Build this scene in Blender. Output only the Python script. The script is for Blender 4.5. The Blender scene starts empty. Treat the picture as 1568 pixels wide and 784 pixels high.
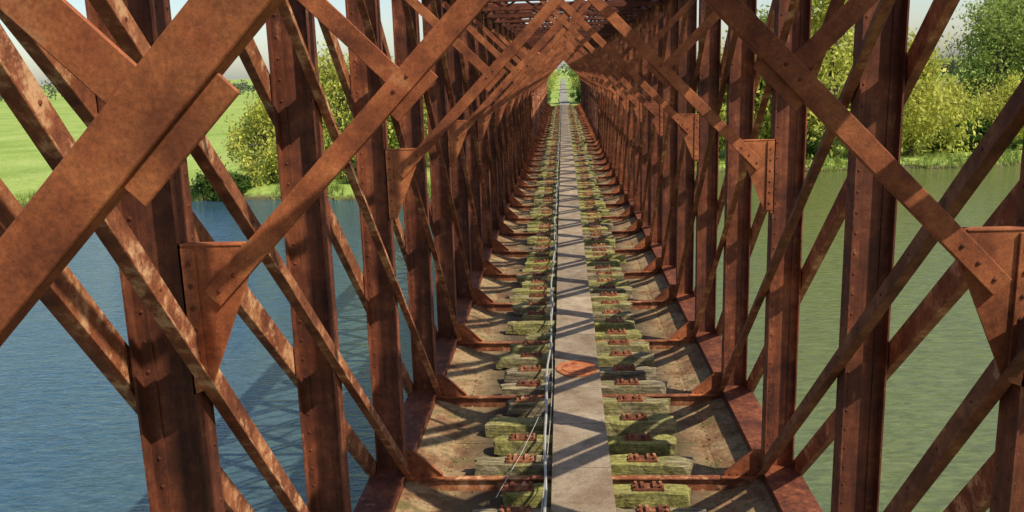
import bpy, math, random
import numpy as np
from mathutils import Vector, Matrix, noise as mnoise
random.seed(7); np.random.seed(7)
scene=bpy.context.scene
CZ=14.0            # camera height above water
XC=0.15            # bridge centre line
HW=2.15            # inner half width
P0=4.45; PS=2.7    # first post, panel spacing
KMIN,KMAX=-6,41
DT=-1.6; DB=4.9; DTT=-2.3   # struts / bottom / chord top (below camera)
def yk(k): return P0+PS*k
def W(a,y,d,s=1): return Vector((XC+s*a,y,CZ-d))

# ------------------------------------------------------------ mesh builder
class MB:
    def __init__(s): s.v=[];s.f=[];s.r=[]
    def add(s,vs,fs,r=None):
        b=len(s.v); s.v+= [tuple(p) for p in vs]
        if r is None: r=random.random()
        for f in fs: s.f.append(tuple(i+b for i in f)); s.r.append(r)
    def bar(s,p0,p1,w,t,wd,r=None,ow=0,ot=0):
        p0=Vector(p0);p1=Vector(p1);d=(p1-p0).normalized()
        u=Vector(wd); u=(u-d*u.dot(d)).normalized(); v=d.cross(u)
        o=u*ow+v*ot
        vs=[]
        for p in (p0,p1):
            for a,b in ((-1,-1),(1,-1),(1,1),(-1,1)):
                vs.append(p+o+u*(a*w/2)+v*(b*t/2))
        s.add(vs,[(0,3,2,1),(4,5,6,7),(0,1,5,4),(1,2,6,5),(2,3,7,6),(3,0,4,7)],r)
    def box(s,x0,x1,y0,y1,z0,z1,r=None):
        vs=[(x0,y0,z0),(x1,y0,z0),(x1,y1,z0),(x0,y1,z0),(x0,y0,z1),(x1,y0,z1),(x1,y1,z1),(x0,y1,z1)]
        s.add(vs,[(0,3,2,1),(4,5,6,7),(0,1,5,4),(1,2,6,5),(2,3,7,6),(3,0,4,7)],r)
    def prism(s,poly,off,r=None):
        n=len(poly); off=Vector(off)
        vs=[Vector(p) for p in poly]+[Vector(p)+off for p in poly]
        fs=[tuple(range(n)),tuple(reversed(range(n,2*n)))]
        fs+=[(i,(i+1)%n,(i+1)%n+n,i+n) for i in range(n)]
        s.add(vs,fs,r)
    def rivet(s,p,nrm,rad=.014,r=None):
        p=Vector(p);n=Vector(nrm).normalized()
        u=n.orthogonal().normalized();v=n.cross(u)
        vs=[]
        for h,q in ((-.1,1),(.4,.75)):
            for i in range(6):
                a=i*math.pi/3
                vs.append(p+n*(h*rad)+(u*math.cos(a)+v*math.sin(a))*rad*q)
        vs.append(p+n*rad*.6)
        fs=[(i,(i+1)%6,(i+1)%6+6,i+6) for i in range(6)]+[(6+i,6+(i+1)%6,12) for i in range(6)]
        s.add(vs,fs,r)
    def tube(s,pts,rads,n=6,r=None):
        pts=[Vector(p) for p in pts]; vs=[];fs=[]
        for i,p in enumerate(pts):
            d=(pts[min(i+1,len(pts)-1)]-pts[max(i-1,0)]).normalized()
            u=Vector((0,0,1)) if abs(d.z)<.9 else Vector((1,0,0))
            u=(u-d*u.dot(d)).normalized();v=d.cross(u)
            for j in range(n):
                a=2*math.pi*j/n
                vs.append(p+(u*math.cos(a)+v*math.sin(a))*rads[i])
        for i in range(len(pts)-1):
            for j in range(n):
                a=i*n+j;b=i*n+(j+1)%n
                fs.append((a,b,b+n,a+n))
        fs.append(tuple(reversed(range(n))));fs.append(tuple(range((len(pts)-1)*n,len(pts)*n)))
        s.add(vs,fs,r)
    def mesh(s,name,mats):
        m=bpy.data.meshes.new(name); m.from_pydata(s.v,[],s.f)
        at=m.attributes.new('rnd','FLOAT','FACE'); at.data.foreach_set('value',s.r)
        for mt in mats: m.materials.append(mt)
        m.update(); return m
    def obj(s,name,mat,parent=None):
        m=s.mesh(name,[mat]); o=bpy.data.objects.new(name,m)
        scene.collection.objects.link(o)
        if parent: o.parent=parent
        return o
def empty(name):
    o=bpy.data.objects.new(name,None); scene.collection.objects.link(o); return o
def bevel(o,w):
    b=o.modifiers.new('bevel','BEVEL'); b.width=w; b.segments=1; b.limit_method='ANGLE'

# ------------------------------------------------------------ materials
class NT:
    def __init__(s,name):
        s.m=bpy.data.materials.new(name); s.m.use_nodes=True
        s.t=s.m.node_tree; s.b=s.t.nodes['Principled BSDF']; s.out=s.t.nodes['Material Output']
        s.geo=s.t.nodes.new('ShaderNodeNewGeometry')
    def L(s,a,b): s.t.links.new(a,b)
    def map(s,scale,src=None):
        n=s.t.nodes.new('ShaderNodeMapping'); n.inputs['Scale'].default_value=scale
        s.L(src or s.geo.outputs['Position'],n.inputs['Vector']); return n.outputs[0]
    def noise(s,scale,detail=5,rough=.55,vec=None,dist=0):
        n=s.t.nodes.new('ShaderNodeTexNoise'); n.inputs['Scale'].default_value=scale
        n.inputs['Detail'].default_value=detail;n.inputs['Roughness'].default_value=rough
        n.inputs['Distortion'].default_value=dist
        s.L(vec or s.geo.outputs['Position'],n.inputs['Vector']); return n.outputs['Fac']
    def ramp(s,fac,stops):
        n=s.t.nodes.new('ShaderNodeValToRGB'); e=n.color_ramp.elements
        while len(e)<len(stops): e.new(.5)
        for i,(p,c) in enumerate(stops):
            e[i].position=p; e[i].color=(c,c,c,1) if not isinstance(c,tuple) else (*c,1)
        s.L(fac,n.inputs[0]); return n.outputs[0]
    def mix(s,fac,a,b,mode='MIX'):
        n=s.t.nodes.new('ShaderNodeMix'); n.data_type='RGBA'; n.blend_type=mode
        for i,val in ((0,fac),(6,a),(7,b)):
            sock=n.inputs[i]
            if isinstance(val,(float,int)): sock.default_value=val if i==0 else (val,val,val,1)
            elif isinstance(val,tuple): sock.default_value=(*val,1)
            else: s.L(val,sock)
        return n.outputs[2]
    def math(s,op,a,b=0.0):
        n=s.t.nodes.new('ShaderNodeMath'); n.operation=op
        for i,val in enumerate((a,b)):
            if isinstance(val,(float,int)): n.inputs[i].default_value=val
            else: s.L(val,n.inputs[i])
        return n.outputs[0]
    def attr(s,name='rnd'):
        n=s.t.nodes.new('ShaderNodeAttribute'); n.attribute_name=name; return n.outputs['Fac']
    def bump(s,h,st=.5,dist=.01):
        n=s.t.nodes.new('ShaderNodeBump'); n.inputs['Strength'].default_value=st; n.inputs['Distance'].default_value=dist
        s.L(h,n.inputs['Height']); s.L(n.outputs[0],s.b.inputs['Normal']); return n
    def sep(s):
        n=s.t.nodes.new('ShaderNodeSeparateXYZ'); s.L(s.geo.outputs['Position'],n.inputs[0]); return n.outputs

def rust(name,c0,c1,c2,pale,palecut=.62,rough=.75,pf=.7,rp=0.0,vert=True):
    n=NT(name)
    a=n.noise(1.6,8,.7); b=n.noise(90,4,.75); m=n.noise(7,7,.72)
    st=n.noise(1.0,5,.65,n.map((14,14,1.0))) if vert else n.noise(3.3,8,.75)
    mm=n.math('ADD',n.math('MULTIPLY',a,.6),n.math('MULTIPLY',m,.4))
    base=n.ramp(mm,[(.38,c0),(.49,c1),(.60,c2)])
    fine=n.ramp(b,[(.32,.72),(.5,1.0),(.7,1.35)])
    col=n.mix(1.0,base,fine,'MULTIPLY')
    streak=n.ramp(st,[(.36,.62),(.5,1.0),(.64,1.2)])
    col=n.mix(1.0,col,streak,'MULTIPLY')
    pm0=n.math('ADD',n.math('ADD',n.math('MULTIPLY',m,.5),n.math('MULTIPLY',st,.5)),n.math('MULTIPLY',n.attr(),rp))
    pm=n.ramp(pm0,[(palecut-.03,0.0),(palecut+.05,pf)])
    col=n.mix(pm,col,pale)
    r=n.ramp(n.attr(),[(0.0,.72),(1.0,1.22)])
    col=n.mix(1.0,col,r,'MULTIPLY')
    n.L(col,n.b.inputs['Base Color']); n.b.inputs['Roughness'].default_value=rough
    n.b.inputs['Specular IOR Level'].default_value=.4
    n.bump(n.math('ADD',m,b),.3,.003)
    return n.m
M_post=rust('rusted_post_steel',(.060,.015,.007),(.125,.032,.013),(.23,.066,.025),(.34,.15,.065),.60)
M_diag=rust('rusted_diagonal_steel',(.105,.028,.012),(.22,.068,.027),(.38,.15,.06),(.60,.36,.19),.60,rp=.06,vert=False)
M_brace=rust('rusted_brace_steel',(.13,.032,.011),(.27,.076,.026),(.41,.135,.045),(.50,.25,.12),.61,vert=False)
M_top=rust('rusted_top_steel',(.06,.016,.008),(.12,.032,.014),(.17,.05,.023),(.24,.10,.05),.62)

def floor_mat():
    n=NT('dusty_floor_plate')
    a=n.noise(1.7,7,.7); b=n.noise(16,6,.7); c=n.noise(3.1,6,.7)
    col=n.ramp(a,[(.32,(.12,.05,.025)),(.44,(.24,.125,.055)),(.55,(.36,.24,.12)),(.7,(.29,.205,.095))])
    col=n.mix(1.0,col,n.ramp(b,[(.3,.5),(.5,1.0),(.7,1.25)]),'MULTIPLY')
    col=n.mix(n.ramp(c,[(.52,0.0),(.62,.75)]),col,(.12,.105,.03))
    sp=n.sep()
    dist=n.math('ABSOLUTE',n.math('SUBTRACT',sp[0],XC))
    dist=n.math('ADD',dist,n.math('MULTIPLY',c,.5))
    col=n.mix(n.ramp(n.math('MULTIPLY',dist,.5),[(.74,.88),(.95,0.0)]),col,(.07,.05,.028))  # shade under and between sleepers painted in as darker colour, along with grime
    n.L(col,n.b.inputs['Base Color']); n.b.inputs['Roughness'].default_value=.9
    n.bump(n.math('ADD',b,c),.7,.02); return n.m
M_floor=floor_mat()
def sleeper_mat():
    n=NT('mossy_timber')
    g=n.noise(1.0,6,.7,n.map((2.5,20,20))); a=n.noise(1.25,4,.6); b=n.noise(18,5,.7)
    wood=n.ramp(g,[(.3,(.07,.05,.03)),(.5,(.21,.16,.095)),(.7,(.40,.32,.20))])
    moss=n.ramp(b,[(.3,(.11,.10,.018)),(.5,(.28,.26,.058)),(.7,(.44,.40,.13))])
    m=n.math('ADD',n.math('MULTIPLY',n.attr(),.34),n.math('MULTIPLY',a,.75))
    m=n.math('ADD',m,n.math('MULTIPLY',b,.45))
    mk=n.ramp(m,[(.64,0.0),(.85,.88)])
    col=n.mix(mk,wood,moss)
    col=n.mix(1.0,col,n.ramp(g,[(.3,.6),(.6,1.15)]),'MULTIPLY')
    n.L(col,n.b.inputs['Base Color']); n.b.inputs['Roughness'].default_value=.95
    n.bump(n.math('ADD',g,b),.9,.025); return n.m
M_sleep=sleeper_mat()
def walk_mat():
    n=NT('walkway_plate')
    a=n.noise(2.2,6,.6); b=n.noise(40,4,.6); c=n.noise(.55,5,.7); d=n.noise(6,6,.75)
    col=n.ramp(a,[(.3,(.25,.165,.10)),(.5,(.35,.26,.17)),(.7,(.45,.35,.245))])
    col=n.mix(1.0,col,n.ramp(b,[(.3,.75),(.5,1.0),(.7,1.15)]),'MULTIPLY')
    col=n.mix(1.0,col,n.ramp(d,[(.35,.65),(.55,1.0)]),'MULTIPLY')
    col=n.mix(n.ramp(c,[(.60,0.0),(.68,.7)]),col,(.27,.12,.06))
    col=n.mix(1.0,col,n.ramp(n.attr(),[(0.0,.78),(1.0,1.18)]),'MULTIPLY')
    n.L(col,n.b.inputs['Base Color']); n.b.inputs['Roughness'].default_value=.75
    n.bump(b,.3,.004); return n.m
M_walk=walk_mat()
def simple(name,stops,scale,rough=.8,bump=.3,bd=.02,metal=0.0):
    n=NT(name); a=n.noise(scale,6,.6)
    n.L(n.ramp(a,stops),n.b.inputs['Base Color']); n.b.inputs['Roughness'].default_value=rough
    n.b.inputs['Metallic'].default_value=metal
    n.bump(a,bump,bd); return n.m
M_cable=simple('galvanised_cable',[(.3,(.36,.34,.31)),(.7,(.55,.52,.47))],8,.5,.1,.002,.2)
M_bark=simple('bark',[(.3,(.06,.045,.03)),(.7,(.16,.13,.10))],4,.9,.6,.05)
M_path=simple('gravel_path',[(.3,(.20,.18,.14)),(.7,(.36,.33,.27))],3,.9)
M_rustplate=simple('bright_rust',[(.35,(.22,.05,.015)),(.5,(.42,.12,.035)),(.65,(.5,.22,.10))],9,.85,.5,.006)
def brick():
    n=NT('masonry'); t=n.t.nodes.new('ShaderNodeTexBrick')
    t.inputs['Scale'].default_value=2.2
    t.inputs['Color1'].default_value=(.20,.10,.07,1);t.inputs['Color2'].default_value=(.26,.15,.10,1);t.inputs['Mortar'].default_value=(.3,.28,.24,1)
    sp=n.sep(); cb=n.t.nodes.new('ShaderNodeCombineXYZ')
    n.L(n.math('ADD',sp[0],sp[1]),cb.inputs[0]); n.L(sp[2],cb.inputs[1]); n.L(cb.outputs[0],t.inputs['Vector'])
    n.L(n.mix(1.0,t.outputs[0],n.ramp(n.noise(1.2,5),[(.3,.6),(.7,1.2)]),'MULTIPLY'),n.b.inputs['Base Color']); n.b.inputs['Roughness'].default_value=.9
    return n.m
M_brick=brick()
def leafmat(name,c0,c1,c2,tr=.35):
    n=NT(name)
    col=n.ramp(n.attr(),[(0.0,c0),(.5,c1),(1.0,c2)])
    col=n.mix(1.0,col,n.ramp(n.noise(.45,3),[(.35,.75),(.65,1.25)]),'MULTIPLY')
    n.L(col,n.b.inputs['Base Color']); n.b.inputs['Roughness'].default_value=.6
    n.b.inputs['Specular IOR Level'].default_value=.2
    t=n.t.nodes.new('ShaderNodeBsdfTranslucent'); n.L(col,t.inputs[0])
    mx=n.t.nodes.new('ShaderNodeMixShader'); mx.inputs[0].default_value=tr
    n.L(n.b.outputs[0],mx.inputs[1]);n.L(t.outputs[0],mx.inputs[2]);n.L(mx.outputs[0],n.out.inputs[0])
    return n.m
M_lw=leafmat('willow_leaves',(.34,.35,.06),(.54,.55,.10),(.70,.66,.16),.4)
M_lg=leafmat('green_leaves',(.16,.22,.045),(.29,.37,.08),(.43,.49,.13),.4)
M_ld=leafmat('dark_leaves',(.04,.08,.015),(.08,.14,.025),(.13,.20,.04))
M_lf=leafmat('distant_leaves',(.11,.14,.08),(.17,.20,.12),(.23,.25,.15))

def ground_mat():
    n=NT('meadow_ground')
    sp=n.sep(); a=n.noise(.045,5,.6); b=n.noise(1.5,5,.65); g=n.noise(.25,4,.6)
    grass=n.ramp(a,[(.3,(.22,.31,.06)),(.5,(.30,.39,.09)),(.7,(.38,.44,.13))])
    grass=n.mix(1.0,grass,n.ramp(b,[(.3,.7),(.5,1.0),(.7,1.25)]),'MULTIPLY')
    grass=n.mix(n.ramp(g,[(.6,0.0),(.7,.5)]),grass,(.19,.23,.07))
    fx=n.ramp(n.math('MULTIPLY',sp[0],.001),[(.045,0.0),(.05,1.0)])
    fy=n.ramp(n.math('MULTIPLY',sp[1],.001),[(.205,0.0),(.21,1.0)])
    fy2=n.ramp(n.math('MULTIPLY',sp[1],.001),[(.45,1.0),(.46,0.0)])
    soil=n.ramp(n.noise(.6,5,.6),[(.3,(.17,.095,.065)),(.7,(.27,.17,.12))])
    mk=n.mix(1.0,n.mix(1.0,fx,fy,'MULTIPLY'),fy2,'MULTIPLY')
    col=n.mix(mk,grass,soil)
    mud=n.ramp(n.math('ADD',n.math('MULTIPLY',sp[2],.3),n.math('MULTIPLY',b,.15)),[(.13,1.0),(.28,0.0)])
    col=n.mix(mud,col,(.12,.10,.05))
    n.L(col,n.b.inputs['Base Color']); n.b.inputs['Roughness'].default_value=.95
    n.b.inputs['Specular IOR Level'].default_value=.1
    n.bump(b,.6,.15); return n.m
def water_mat():
    n=NT('river_water')
    sp=n.sep()
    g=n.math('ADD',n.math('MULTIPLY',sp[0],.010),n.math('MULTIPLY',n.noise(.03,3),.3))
    col=n.ramp(n.math('ADD',g,.35),[(.3,(.035,.085,.125)),(.62,(.125,.145,.045))])  # sky reflection painted blue at left; tree reflection plus silt painted green at right
    rp=n.noise(1.1,4,.65,n.map((1.0,2.6,1)),.6)
    col=n.mix(1.0,col,n.ramp(rp,[(.35,.72),(.65,1.28)]),'MULTIPLY')
    n.L(col,n.b.inputs['Base Color']); n.b.inputs['Roughness'].default_value=.04
    n.b.inputs['IOR'].default_value=1.36
    n.b.inputs['Specular IOR Level'].default_value=.9
    h1=n.noise(2.6,4,.6,n.map((1.0,2.0,1)),.6); h2=n.noise(.75,3,.6,n.map((1.0,2.2,1)),.5); h3=n.noise(.16,2,.5)
    h=n.math('ADD',n.math('ADD',n.math('MULTIPLY',h1,.30),n.math('MULTIPLY',h2,.55)),h3)
    n.bump(h,.6,.28); return n.m
M_ground=ground_mat(); M_water=water_mat()

# ------------------------------------------------------------ BRIDGE
bridge=empty('steel_truss_bridge')
posts=MB(); diags=MB(); chords=MB(); braces=MB(); gus=MB(); riv=MB(); tops=MB(); floor=MB(); cross=MB(); friv=MB()
WB=.34 # post depth (x)
for k in range(KMIN,KMAX+1):
    y=yk(k)
    for s in (-1,1):
        r=random.random()
        a0,a1=HW,HW+WB
        zt,zb=CZ-DTT,CZ-4.72
        X=lambda a: XC+s*a
        def bx(aa,ab,ya,yb,za=zb,zz=zt,rr=r,m=posts):
            m.box(min(X(aa),X(ab)),max(X(aa),X(ab)),ya,yb,za,zz,rr)
        bx(a0,a0+.014,y-.10,y+.10)
        bx(a1-.014,a1,y-.10,y+.10)
        bx(a0+.014,a1-.014,y-.006,y+.006)
        bx(a0+.014,a0+.085,y-.02,y-.006); bx(a1-.085,a1-.014,y-.02,y-.006)
        bx(a0+.014,a0+.085,y+.006,y+.02); bx(a1-.085,a1-.014,y+.006,y+.02)
        if -1<=k<=7:
            z=zb+.1
            while z<zt:
                riv.rivet((X(a0+.055),y-.02,z),(0,-1,0),.013,r); riv.rivet((X(a1-.05),y-.02,z),(0,-1,0),.013,r)
                riv.rivet((X(a0),y-.06,z+.05),(-s,0,0),.013,r); riv.rivet((X(a0),y+.06,z+.05),(-s,0,0),.013,r)
                z+=.17
        r2=random.random()
        t=.012
        poly=[(X(2.13),y-t/2,CZ-4.52),(X(2.13),y-t/2,CZ-4.87),(X(1.70),y-t/2,CZ-4.87),(X(1.70),y-t/2,CZ-4.83),(X(2.05),y-t/2,CZ-4.52)]
        gus.prism(poly,(0,t,0),r2)
        gus.bar((X(1.66),y-.03,CZ-4.865),(X(2.14),y-.03,CZ-4.865),.05,.02,(0,1,0),r2)
        gus.bar((X(1.70),y,CZ-4.825),(X(2.055),y,CZ-4.512),.05,.012,(0,1,0),r2)
        if k<14:
            for i in range(4):
                riv.rivet((X(1.76+.1*i),y-t/2,CZ-4.835),(0,-1,0),.015,r2)
                if i<3: riv.rivet((X(2.09),y-t/2,CZ-4.74+.08*i),(0,-1,0),.015,r2)
    r=random.random()
    cross.box(XC-2.14,XC+2.14,y-.045,y+.045,CZ-4.885,CZ-4.870,r)
    cross.box(XC-2.14,XC+2.14,y-.008,y+.008,CZ-5.45,CZ-4.885,r)
    cross.box(XC-2.14,XC+2.14,y-.07,y+.07,CZ-5.47,CZ-5.45,r)
    for d in (DT+.0,DT+.26):
        tops.bar(W(-HW-.1,y,d),W(HW+.1,y,d),.09,.02,(0,0,1)); tops.bar(W(-HW-.1,y,d+.03),W(HW+.1,y,d+.03),.10,.014,(0,1,0),ow=-.04)
    nz=12
    for i in range(nz):
        xa=-HW+i*2*HW/nz; xb=-HW+(i+1)*2*HW/nz
        d0,d1=(DT+.02,DT+.24) if i%2 else (DT+.24,DT+.02)
        tops.bar(W(xa,y+.018,d0),W(xb,y+.018,d1),.045,.008,(0,0,1))
    if k<KMAX:
        tops.bar(W(-HW,y,DT-.05),W(HW,y+PS,DT-.05),.09,.014,(1,0,0))
        tops.bar(W(HW,y,DT-.08),W(-HW,y+PS,DT-.08),.09,.014,(1,0,0))
# diagonals (multiple-intersection: three panels each, shorter ones from the end post)
MID=20
pairs=[(-1,1),(-1,-3)]+[(k,k+3) for k in range(-1,MID-2)]+[(k,k-3) for k in range(MID+1,KMAX+1)]+[(-1,-4),(-2,-5),(-3,-6),(KMAX,KMAX-2)]
for (kt,kb) in pairs:
    for s in (-1,1):
        for a,ins in ((HW-.02,1),(HW+WB+.02,-1)):
            r=random.random()
            if s<0 and kt<2: r=.75+.25*r  # near left bars lighter: sunlight painted into their tone, plus pale worn patches
            if kb<KMIN or kt>KMAX: continue
            e0=-.50 if (kt,kb)==(-1,1) else -.05
            p0=W(a,yk(kt)+e0,DTT+.1,s);p1=W(a,yk(kb),DB-.10,s)
            dv=(p1-p0).normalized(); u=Vector((0,dv.z,-dv.y))
            if u.z<0: u=-u
            off=Vector((-s*ins*(.02 if (kt,kb)==(-1,1) else 0),0,0))
            p0=p0+off;p1=p1+off
            wdt=.19 if kt<1 else .16
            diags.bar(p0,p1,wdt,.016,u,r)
            nx=Vector((-s*ins,0,0))
            q=-u*(wdt/2-.008)+nx*.035
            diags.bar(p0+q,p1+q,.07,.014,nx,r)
            if -2<=kt<=5:
                L=(p1-p0).length; m=0
                while m*.6<L:
                    riv.rivet(p0+dv*(m*.6)+nx*.009+u*.04,nx,.012,r); m+=1
# chords
ya,yb=yk(KMIN)-.3,yk(KMAX)+.3
for s in (-1,1):
    X=lambda a: XC+s*a
    def bx(m,aa,ab,d0,d1): m.box(min(X(aa),X(ab)),max(X(aa),X(ab)),ya,yb,CZ-d1,CZ-d0,.6)
    bx(chords,2.155,2.17,4.735,5.3); bx(chords,HW+WB-.02,HW+WB-.005,4.735,5.3); bx(chords,2.12,HW+WB+.05,4.72,4.735)
    bx(chords,2.12,HW+WB+.05,5.3,5.32)
    bx(tops,2.12,2.14,DTT-.02,DT+.15); bx(tops,HW+WB-.0,HW+WB+.015,DTT-.02,DT+.15); bx(tops,2.06,HW+WB+.08,DTT-.04,DTT-.02)
    y=5.0
    while y<45:
        riv.rivet((X(2.155),y,CZ-4.79),(-s,0,0),.015,.6); riv.rivet((X(2.2),y+.05,CZ-4.72),(0,0,1),.015,.6); y+=.15
# floor plates per panel
prof=[(-2.15,4.90),(-1.72,5.03),(-.9,5.04),(.9,5.04),(1.72,5.03),(2.15,4.90)]
for k in range(KMIN,KMAX):
    for h in (0,1):
        y0=yk(k)+.02+h*1.335; y1=y0+1.328-(.02 if h else 0)
        for (a0,d0),(a1,d1) in zip(prof[:-1],prof[1:]):
            j=random.uniform(-.005,.005)
            vs=[W(a0,y0,d0+j),W(a1,y0,d1+j),W(a1,y1,d1+j),W(a0,y1,d0+j)]
            vs+= [v-Vector((0,0,.012)) for v in vs]
            floor.add(vs,[(0,1,2,3),(7,6,5,4),(0,4,5,1),(1,5,6,2),(2,6,7,3),(3,7,4,0)])
        if k<10:
            for s in (-1,1):
                for i in range(9):
                    yy=y0+.06+i*.14
                    for a in (1.76,1.66,2.06):
                        d=5.03 if a<1.72 else 5.03-(a-1.72)*.302
                        friv.rivet(W(a,yy,d-.002,s),(0,0,1),.018,.5)
                for i in range(8):
                    a=1.32+i*.09; d=5.035 if a<1.72 else 5.03-(a-1.72)*.302
                    friv.rivet(W(a,y0+.05,d-.002,s),(0,0,1),.018,.5)
# sway braces
frames=[-5,-3,-1,0]+list(range(2,KMAX+1,2))
for k in frames:
    y=yk(k)
    for s in (-1,1):
        yy=y-.115-(.014 if s>0 else 0.0)
        r=random.random()*.6+.4
        g0=W(2.0,yy,1.13,s); e=W(-.62,yy,DT+.06,s)
        dv=(e-g0).normalized(); u=Vector((-dv.z,0,dv.x)); u=u if u.z>0 else -u
        bw=.115
        braces.bar(g0,e,bw,.012,u,r)
        q=u*(-bw/2+.0055)+Vector((0,.034,0))
        braces.bar(g0+q,e+q,.055,.011,(0,1,0),r)
        j0=W(.93,yy,.04,s)-dv*.02; j1=W(HW-.02,yy,-1.12,s)
        dj=(j1-j0).normalized()
        braces.bar(j0-dj*.10+Vector((0,.028,0)),j1+Vector((0,.028,0)),.10,.012,(0,0,1),r*.8)
        braces.bar(j0-dv*.15+Vector((0,.014,0))-u*.03,j0+dv*.15+Vector((0,.014,0))-u*.03,.17,.010,u,r)
        t=.014
        X=lambda a: XC+s*a
        yg=y-.10
        poly=[(X(HW+.01),yg,CZ-.84),(X(1.80),yg,CZ-.84),(X(1.79),yg,CZ-.98),(X(2.06),yg,CZ-1.62),(X(HW+.01),yg,CZ-1.66)]
        gus.prism(poly,(0,t,0),r)
        gus.bar((X(HW-.04),yg-.008,CZ-.86),(X(HW-.04),yg-.008,CZ-1.62),.075,.014,(1,0,0),r)
        gus.bar((X(1.82),yg+.03,CZ-.845),(X(HW),yg+.03,CZ-.845),.07,.012,(0,1,0),r)
        if 0<=k<10:
            for i in range(6): riv.rivet((X(HW-.04),yg-.015,CZ-.94-.12*i),(0,-1,0),.015,r)
            for i in range(3): riv.rivet(g0+dv*(.06+.12*i)+Vector((0,-.007,0)),(0,-1,0),.014,r)
            for i in (-.5,.5): riv.rivet(j0+dv*(.1*i)+Vector((0,-.007,0)),(0,-1,0),.012,r)
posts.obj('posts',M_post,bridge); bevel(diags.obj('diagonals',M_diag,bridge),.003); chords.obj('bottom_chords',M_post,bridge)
bevel(braces.obj('sway_braces',M_brace,bridge),.003); bevel(gus.obj('gusset_plates',M_brace,bridge),.003); riv.obj('rivets',M_post,bridge)
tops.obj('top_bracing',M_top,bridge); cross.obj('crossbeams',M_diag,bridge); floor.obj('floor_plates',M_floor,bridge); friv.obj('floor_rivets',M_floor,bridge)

# ------------------------------------------------------------ sleepers
sl=MB(); ch=MB()
yy=yk(-4)
while yy<yk(KMAX)-.2:
    yy+=PS/4
    yo=yy+PS/8+random.uniform(-.03,.03)
    w=random.uniform(.20,.26); h=random.uniform(.20,.24)
    xl=-1.24+random.uniform(-.16,.12); xr=1.24+random.uniform(-.12,.16)
    if random.random()<.15: xl=random.uniform(-1.08,-.9)
    if random.random()<.15: xr=random.uniform(.95,1.1)
    top=4.80+random.uniform(-.01,.03); rot=random.uniform(-.03,.03); r=random.random()
    segs=20; vs=[]; ring=10
    rag=[random.uniform(-.08,.03) for _ in range(ring)]
    for i in range(segs+1):
        x=xl+(xr-xl)*i/segs
        endf=.90 if i in (0,segs) else 1.0
        pr=[(-.5,-.44),(-.44,-.5),(.44,-.5),(.5,-.44),(.5,.40),(.40,.5),(.02,.5),(-.04,.47),(-.40,.5),(-.5,.40)]
        for j,(py,pz) in enumerate(pr):
            nn=mnoise.noise(Vector((x*3,yy*5+py*3,pz*4)))*.03+mnoise.noise(Vector((x*9,yy*5+py*9,pz*9)))*.012
            ex=0
            if i==0: ex=-rag[j]
            if i==segs: ex=rag[j]
            vs.append((XC+x+random.uniform(-.006,.006)+ex,yo+rot*x+py*w*endf+nn,CZ-top-h/2+pz*h*endf+(nn if pz<0 or i%2 else nn*.6)))
    fs=[]
    for i in range(segs):
        for j in range(ring):
            a=i*ring+j;b=i*ring+(j+1)%ring; fs.append((a,b,b+ring,a+ring))
    fs.append(tuple(range(ring)));fs.append(tuple(reversed(range(segs*ring,(segs+1)*ring))))
    sl.add(vs,fs,r)
    for s in (-1,1):
        if random.random()<.06: continue
        cx=XC+s*.76; zt=CZ-top+.012
        ch.box(cx-.18,cx+.18,yo-.08,yo+.08,zt-.02,zt+.010)
        ch.box(cx-.09,cx-.05,yo-.06,yo+.06,zt+.010,zt+.045); ch.box(cx+.05,cx+.09,yo-.06,yo+.06,zt+.010,zt+.045)
        if yy<40:
            for dx in (-.145,.145):
                for dy in (-.045,.045):
                    ch.tube([(cx+dx,yo+dy,zt+.008),(cx+dx,yo+dy,zt+.045)],[.02,.02],6)
slp=empty('railway_sleepers'); sl.obj('timbers',M_sleep,slp); ch.obj('rail_chairs',M_diag,slp)
# litter lying in the floor trough
lt=MB()
for i in range(2600):
    yy=random.uniform(6,42); s=random.choice((-1,1)); a=random.choice((random.gauss(1.70,.09),random.uniform(.4,2.05)))
    if a>2.1: continue
    d=5.03 if a<1.72 else 5.03-(a-1.72)*.302
    c=W(a,yy,d-.004,s); q=random.uniform(.008,.03)
    vs=[c+Vector((random.uniform(-q,q),random.uniform(-q,q),0)) for _ in range(4)]+[c+Vector((0,0,q*random.uniform(.5,1.1)))]
    lt.add(vs,[(0,1,4),(1,2,4),(2,3,4),(3,0,4)])
lt.obj('floor_litter',M_sleep)

# ------------------------------------------------------------ walkway
wk=MB(); y=yk(-4)
while y<yk(KMAX)+.5:
    L=1.35; j=random.uniform(-.010,.010); tl=random.uniform(-.006,.006)
    x0,x1=XC-.355+j,XC+.355+j; z=CZ-4.745
    vs=[(x0,y+.004,z+tl),(x1,y+.004,z-tl),(x1,y+L-.010,z+tl),(x0,y+L-.010,z-tl)]
    vs+=[(a,b,c-.02) for a,b,c in vs]
    wk.add(vs,[(0,1,2,3),(7,6,5,4),(0,4,5,1),(1,5,6,2),(2,6,7,3),(3,7,4,0)])
    for a in (x0+.04,x1-.04):
        for b in (.08,L-.08): wk.rivet((a,y+b,z+.002),(0,0,1),.014,.3)
    y+=L
wko=empty('walkway'); wk.obj('plates',M_walk,wko)
pt=MB()
for rad,z in ((1.0,0),(.72,.012)):
    pp=[]
    for i in range(28):
        a=i*2*math.pi/28; rr=rad*(1+random.uniform(-.03,.03))
        pp.append((XC+.0+.335*math.cos(a)*rr,13.4+.38*math.sin(a)*rr,CZ-4.728+z))
    pt.prism(pp,(0,0,-.012))
pt.obj('round_cover_plate',M_rustplate,wko)
cb=MB(); p=[];q=[]
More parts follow.
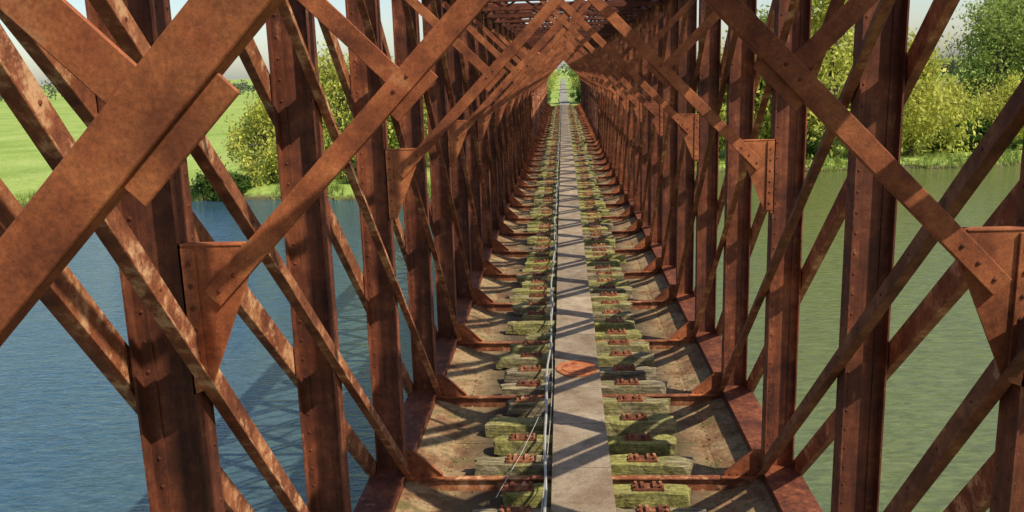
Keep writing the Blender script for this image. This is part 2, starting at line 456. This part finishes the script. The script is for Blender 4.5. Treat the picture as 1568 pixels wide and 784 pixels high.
for i in range(0,230):
    y=-4+i*.54
    p.append((XC-.45+.02*math.sin(y*.9)+.012*math.sin(y*2.3),y,CZ-4.62+.012*math.sin(y*1.7)))
    q.append((XC-.44+.05*math.sin(y*.55+1),y,CZ-4.70+.02*math.sin(y*1.1)))
cb.tube(p,[.018]*len(p),6); cb.tube(q,[.006]*len(q),5)
cb.tube([(XC-1.0,9.2,CZ-4.80),(XC-.75,10.2,CZ-4.72),(XC-.5,11.6,CZ-4.66),(XC-.44,13,CZ-4.64)],[.005]*4,5)
for i in range(-2,40):
    y=yk(i)+.2; cb.tube([(XC-.45,y,CZ-4.85),(XC-.45,y,CZ-4.60)],[.012,.012],5)
cb.obj('steel_cable',M_cable)

# ------------------------------------------------------------ piers / abutment
for pk in (8,19,30):
    b=MB(); y=yk(pk)
    def fr(z0,z1,hx0,hx1,hy0,hy1):
        vs=[]
        for z,hx,hy in ((z0,hx0,hy0),(z1,hx1,hy1)):
            for ax,ay in ((-1,-1),(1,-1),(1.0,1),(-1,1)): vs.append((XC+ax*hx,y+ay*hy,z))
        b.add(vs,[(0,3,2,1),(4,5,6,7),(0,1,5,4),(1,2,6,5),(2,3,7,6),(3,0,4,7)])
    fr(-3,8.0,3.6,3.2,1.25,1.0); fr(8.0,8.45,3.4,3.4,1.15,1.15)
    b.obj('brick_pier',M_brick)
b=MB()
b.box(XC-4,XC+4,yk(KMAX)-.2,yk(KMAX)+2.2,-2,8.5); b.box(XC-4.2,XC+4.2,yk(KMAX)-.35,yk(KMAX)+2.3,8.5,8.66)
for s in (-1,1): b.box(min(XC+s*2.9,XC+s*3.9),max(XC+s*2.9,XC+s*3.9),yk(KMAX)+.5,yk(KMAX)+2.1,8.66,9.7)
b.obj('masonry_abutment',M_brick)

# ------------------------------------------------------------ ground
YE=yk(KMAX)
def shore(x):
    t=min(1,max(0,(x+12)/40)); t=t*t*(3-2*t)
    return 97+17*t+1.6*math.sin(x*.11)+.9*math.sin(x*.31+1)+.5*math.sin(x*.9)
def sm(t): t=min(1,max(0,t)); return t*t*(3-2*t)
def gh(x,y):
    sF=sm((y-shore(x)+2)/5); sN=sm((-48-3*math.sin(x*.07)-y+2)/5)
    f=max(sF,sN)
    n=mnoise.noise(Vector((x*.05,y*.05,0)))*.35+mnoise.noise(Vector((x*.3,y*.3,3)))*.10
    z=-2+f*(3.1+n)
    if y>100:
        e=9.0-max(0,abs(x-XC)-3.0)/1.7-max(0,(YE+1-y))/1.1+mnoise.noise(Vector((x*.4,y*.4,7)))*.25*(1 if abs(x-XC)>1.6 else 0)
        z=max(z,e)
    return z
def axis(parts):
    r=[]
    for a,b_,n in parts: r+=list(np.linspace(a,b_,n,endpoint=False))
    return r+[parts[-1][1]]
xs=axis([(-4000,-600,10),(-600,-120,24),(-120,-14,70),(-14,14,40),(14,120,70),(120,600,24),(600,4000,10)])
ys=axis([(-1500,-60,12),(-60,-40,14),(-40,88,10),(88,150,62),(150,400,50),(400,1000,16),(1000,6000,12)])
g=MB(); nx=len(xs)
vs=[(x,y,gh(x,y)) for y in ys for x in xs]
fs=[(j*nx+i,j*nx+i+1,(j+1)*nx+i+1,(j+1)*nx+i) for j in range(len(ys)-1) for i in range(nx-1)]
g.add(vs,fs,.5); go=g.obj('ground',M_ground)
for pl in go.data.polygons: pl.use_smooth=True
w=MB(); w.add([(-1500,-60,0),(1500,-60,0),(1500,130,0),(-1500,130,0)],[(0,1,2,3)]); w.obj('water',M_water)
pth=MB(); vs=[];fs=[]
for i in range(60):
    y=YE+2.3+i*5
    vs+=[(XC-.7+.1*math.sin(i),y,gh(XC-.7,y)+.12),(XC+.7+.1*math.sin(i*1.3),y,gh(XC+.7,y)+.12)]
    if i: fs.append((2*i-2,2*i-1,2*i+1,2*i))
pth.add(vs,fs); pth.obj('path',M_path)

# ------------------------------------------------------------ trees
def leaves(mb,c,rad,n,size,elong=(1,1,1),droop=0.0):
    c=np.array(c)
    P=np.random.normal(0,.45,(n,3))*np.array(elong)*rad+c
    N=np.random.normal(0,1,(n,3)); N/=np.linalg.norm(N,axis=1)[:,None]
    T=np.random.normal(0,1,(n,3)); T[:,2]-=droop; T-=N*(T*N).sum(1)[:,None]; T/=np.linalg.norm(T,axis=1)[:,None]
    B=np.cross(N,T); S=size*np.random.uniform(.6,1.4,n)[:,None]
    base=float(np.random.uniform(.1,.9))
    for i in range(n):
        p=P[i];t=T[i]*S[i];b=B[i]*S[i]*.45
        k=len(mb.v)
        mb.v+= [tuple(p-t),tuple(p+b),tuple(p+t),tuple(p-b)]
        mb.f.append((k,k+1,k+2,k+3)); mb.r.append(min(1,max(0,base+random.uniform(-.25,.25))))
def tree_mesh(name,H,R,lm,seed,clumps=75,per=130,low=.12,droop=0.0,leaf=.24,cr=.17):
    random.seed(seed);np.random.seed(seed)
    mb=MB()
    top=Vector((random.uniform(-.5,.5),random.uniform(-.5,.5),H*.62))
    tr=[Vector((0,0,-.6)),Vector((.1,0,H*.15)),Vector((-.1,.15,H*.35)),top]
    mb.tube(tr,[H*.03,H*.024,H*.017,H*.006],7)
    cs=[]
    while len(cs)<clumps:
        v=Vector((random.uniform(-1,1),random.uniform(-1,1),random.uniform(-1,1)))
        if .35<v.length<1.0+.15*mnoise.noise(v*2+Vector((seed,0,0))):
            ang=math.atan2(v.y,v.x); lob=1+.22*math.sin(ang*3+seed)+.15*math.sin(v.z*5+seed*2)
            hz=(v.z*.5+.5); wd=math.sin(math.pi*min(1,max(.12,hz*.8+.2)))**.6
            cs.append(Vector((v.x*R*lob*wd,v.y*R*lob*wd,H*(low+(1-low)*hz*.93))))
    for i,c in enumerate(cs):
        if i%2==0:
            t=random.uniform(.25,.95); st=tr[1].lerp(top,t); md=st.lerp(c,.5)+Vector((0,0,H*.03))
            mb.tube([st,md,c],[H*.007,H*.004,H*.0012],4)
    nb=len(mb.f)
    for c in cs:
        leaves(mb,c,H*cr*random.uniform(.6,1.15),per,leaf,(1,1,1.25 if droop else .8),droop)
    m=mb.mesh(name,[M_bark,lm])
    idx=[0]*nb+[1]*(len(mb.f)-nb); m.polygons.foreach_set('material_index',idx)
    return m
def bare_mesh(name,H,seed):
    random.seed(seed); mb=MB()
    def br(p,d,L,r,lev):
        q=p+d*L*.5+Vector((random.uniform(-.06,.06),random.uniform(-.06,.06),0))*L; e=p+d*L
        mb.tube([p,q,e],[r,r*.8,r*.6],5 if lev<2 else 3)
        if lev>=5: return
        for i in range(3 if lev<4 else 4):
            nd=(d+Vector((random.uniform(-.8,.8),random.uniform(-.8,.8),random.uniform(-.15,.5)))).normalized()
            br(q.lerp(e,random.uniform(.2,1)),nd,L*random.uniform(.6,.78),r*.55,lev+1)
    br(Vector((0,0,-.5)),Vector((0,0,1)),H*.33,H*.022,0)
    return mb.mesh(name,[M_bark])
TW=[tree_mesh('willow_a',15,6.2,M_lw,11,droop=1.5,low=.04),tree_mesh('willow_b',12,5.2,M_lw,23,droop=1.5,low=.02)]
TG=[tree_mesh('leafy_a',14,4.6,M_lg,31),tree_mesh('leafy_b',10,4.2,M_lg,47,low=.05)]
TS=tree_mesh('sparse_a',17,4.4,M_lg,71,clumps=85,per=75,low=.10,leaf=.2,cr=.12)
TD=[tree_mesh('shrub_a',4,3.2,M_ld,53,clumps=45,per=110,low=.0,leaf=.2,cr=.2)]
TB=[bare_mesh('bare_a',17,61)]
random.seed(99)
def put(name,m,u,y,sc=1,x=None,sz=1.0):
    if x is None:
        q=(u-784)/1340.; x=y*(.976*q-.0568)/(.998+.062*q)
    o=bpy.data.objects.new(name,m); scene.collection.objects.link(o)
    o.location=(x,y,gh(x,y)-.15); o.scale=(sc,sc,sc*sz); o.rotation_euler=(0,0,random.uniform(0,6.28)); return o
# left bank
put('willow_tree',TW[0],515,108,1.1)
put('willow_tree',TW[1],405,106,.95)
put('green_tree',TG[0],590,116,1.1)
put('green_tree',TG[1],450,121,1.0)
put('willow_tree',TW[0],660,120,1.0)
put('green_tree',TG[0],720,128,1.0)
put('shrub',TD[0],318,100.5,1.0)
put('shrub',TD[0],350,101,.7)
put('shrub',TD[0],470,100,.6)
put('shrub',TD[0],560,104,1.0)
# right bank
put('willow_tree',TW[0],1275,121,1.7)
put('willow_tree',TW[1],1405,120,1.35)
put('green_tree',TG[0],1190,126,1.5)
put('willow_tree',TW[1],1130,124,1.35)
put('green_tree',TG[0],1340,140,1.3)
put('willow_tree',TW[1],1462,128,.85)
put('green_tree',TG[1],1500,150,1.0)
put('poplar_tree',TS,1530,145,1.55)
put('poplar_tree',TS,1580,150,1.7)
put('poplar_tree',TS,1555,175,1.8)
put('green_tree',TG[0],1660,140,1.6)
put('willow_tree',TW[1],1560,126,.9)
put('bare_tree',TB[0],1462,178,1.15)
put('bare_tree',TB[0],1430,200,1.1)
put('shrub',TD[0],1500,124,1.2); put('shrub',TD[0],1460,121,.8)
put('shrub',TD[0],1330,119,.8); put('shrub',TD[0],1235,119,1.0); put('shrub',TD[0],1540,121,.8)
put('green_tree',TG[1],1070,125,1.2)
# embankment trees
for i in range(11):
    yy=YE+8+i*13
    for s in (-1,1):
        put('green_tree' if (i+s)%3 else 'willow_tree',(TG[1] if i%2 else TG[0]) if (i+s)%3 else TW[1],0,yy+random.uniform(-3,3),random.uniform(.5,.85),x=XC+s*random.uniform(5.2,7.5))
for i in range(5):
    for s in (-1,1):
        put('shrub',TD[0],0,YE+5+i*6+random.uniform(-2,2),random.uniform(.5,.8),x=XC+s*random.uniform(3.6,4.4))
random.seed(5);np.random.seed(5)
dm=MB()
def row(x0,x1,y0,y1,n,h):
    for i in range(n):
        t=random.random(); x=x0+(x1-x0)*t; y=y0+(y1-y0)*t+random.uniform(-15,15); hh=h*random.uniform(.6,1.2)
        dm.tube([(x,y,.5),(x,y,hh*.7)],[.35,.12],5)
        for j in range(5):
            leaves(dm,(x+random.uniform(-.3,.3)*hh,y+random.uniform(-.3,.3)*hh,1+hh*random.uniform(.25,.85)),hh*.33,42,1.0)
row(-900,-60,700,650,90,13); row(-380,-170,420,400,9,11); row(60,900,520,700,110,14); row(-200,250,560,560,50,14)
row(-1500,-700,1100,900,50,15); row(10,60,300,330,10,12); row(-60,-8,300,320,14,13)
dm.obj('distant_trees',M_lf)
bp=MB(); 
for i in range(5200):
    x=random.uniform(-110,120)
    if random.random()<.5: x=random.uniform(-70,75)
    y=shore(x)+random.uniform(-.2,3.2); z=gh(x,y); 
    if z<-.25: continue
    n=mnoise.noise(Vector((x*.15,y*.2,5)))
    if n<-.15: continue
    h=random.uniform(.3,.8)*(1+max(0,n)*2); dx,dy=random.uniform(-.2,.2),random.uniform(-.2,.2); wv=.06
    a=random.uniform(0,3.14); cx,cy=math.cos(a)*wv,math.sin(a)*wv
    r=random.random()
    for t in range(3):
        ox,oy=random.uniform(-.25,.25),random.uniform(-.25,.25)
        bp.add([(x+ox-cx,y+oy-cy,z-.05),(x+ox+cx,y+oy+cy,z-.05),(x+ox+dx+cx*.3,y+oy+dy,z+h),(x+ox+dx-cx*.3,y+oy+dy,z+h)],[(0,1,2,3)],r)
bp.obj('bank_grass',M_lg)

# ------------------------------------------------------------ light
s=Vector((.75,-.45,1.0)).normalized(); el=math.asin(s.z); rot=math.atan2(s.x,s.y)
sd=bpy.data.lights.new('sun','SUN'); sd.energy=5.0; sd.angle=math.radians(.5); sd.color=(1,.92,.76)
so=bpy.data.objects.new('sun',sd); scene.collection.objects.link(so); so.rotation_euler=s.to_track_quat('Z','Y').to_euler(); so.location=(20,-20,40)
wd=bpy.data.worlds.new('World'); scene.world=wd; wd.use_nodes=True; nt=wd.node_tree
sk=nt.nodes.new('ShaderNodeTexSky'); sk.sky_type='NISHITA'; sk.sun_disc=False; sk.sun_elevation=el; sk.sun_rotation=rot
sk.dust_density=1.0; sk.air_density=1.0
nt.links.new(sk.outputs[0],nt.nodes['Background'].inputs[0]); nt.nodes['Background'].inputs[1].default_value=.15
# ------------------------------------------------------------ camera
F=1340.
Hh=Vector((861-784,103-392,F)).normalized()
Vv=Vector((980-784,6200,F)); Vv=(Vv-Hh*Vv.dot(Hh)).normalized()
Xv=Vv.cross(Hh)
right=Vector((Xv.x,Hh.x,-Vv.x)); down=Vector((Xv.y,Hh.y,-Vv.y)); fwd=Vector((Xv.z,Hh.z,-Vv.z))
cam=bpy.data.cameras.new('camera'); co=bpy.data.objects.new('camera',cam); scene.collection.objects.link(co); scene.camera=co
M=Matrix((( right.x,-down.x,-fwd.x,0),(right.y,-down.y,-fwd.y,0),(right.z,-down.z,-fwd.z,CZ),(0,0,0,1)))
co.matrix_world=M
cam.sensor_width=36; cam.lens=F/1568*36; cam.clip_start=.05; cam.clip_end=9000
scene.view_settings.view_transform='Standard'; scene.view_settings.look='None'; scene.view_settings.exposure=0
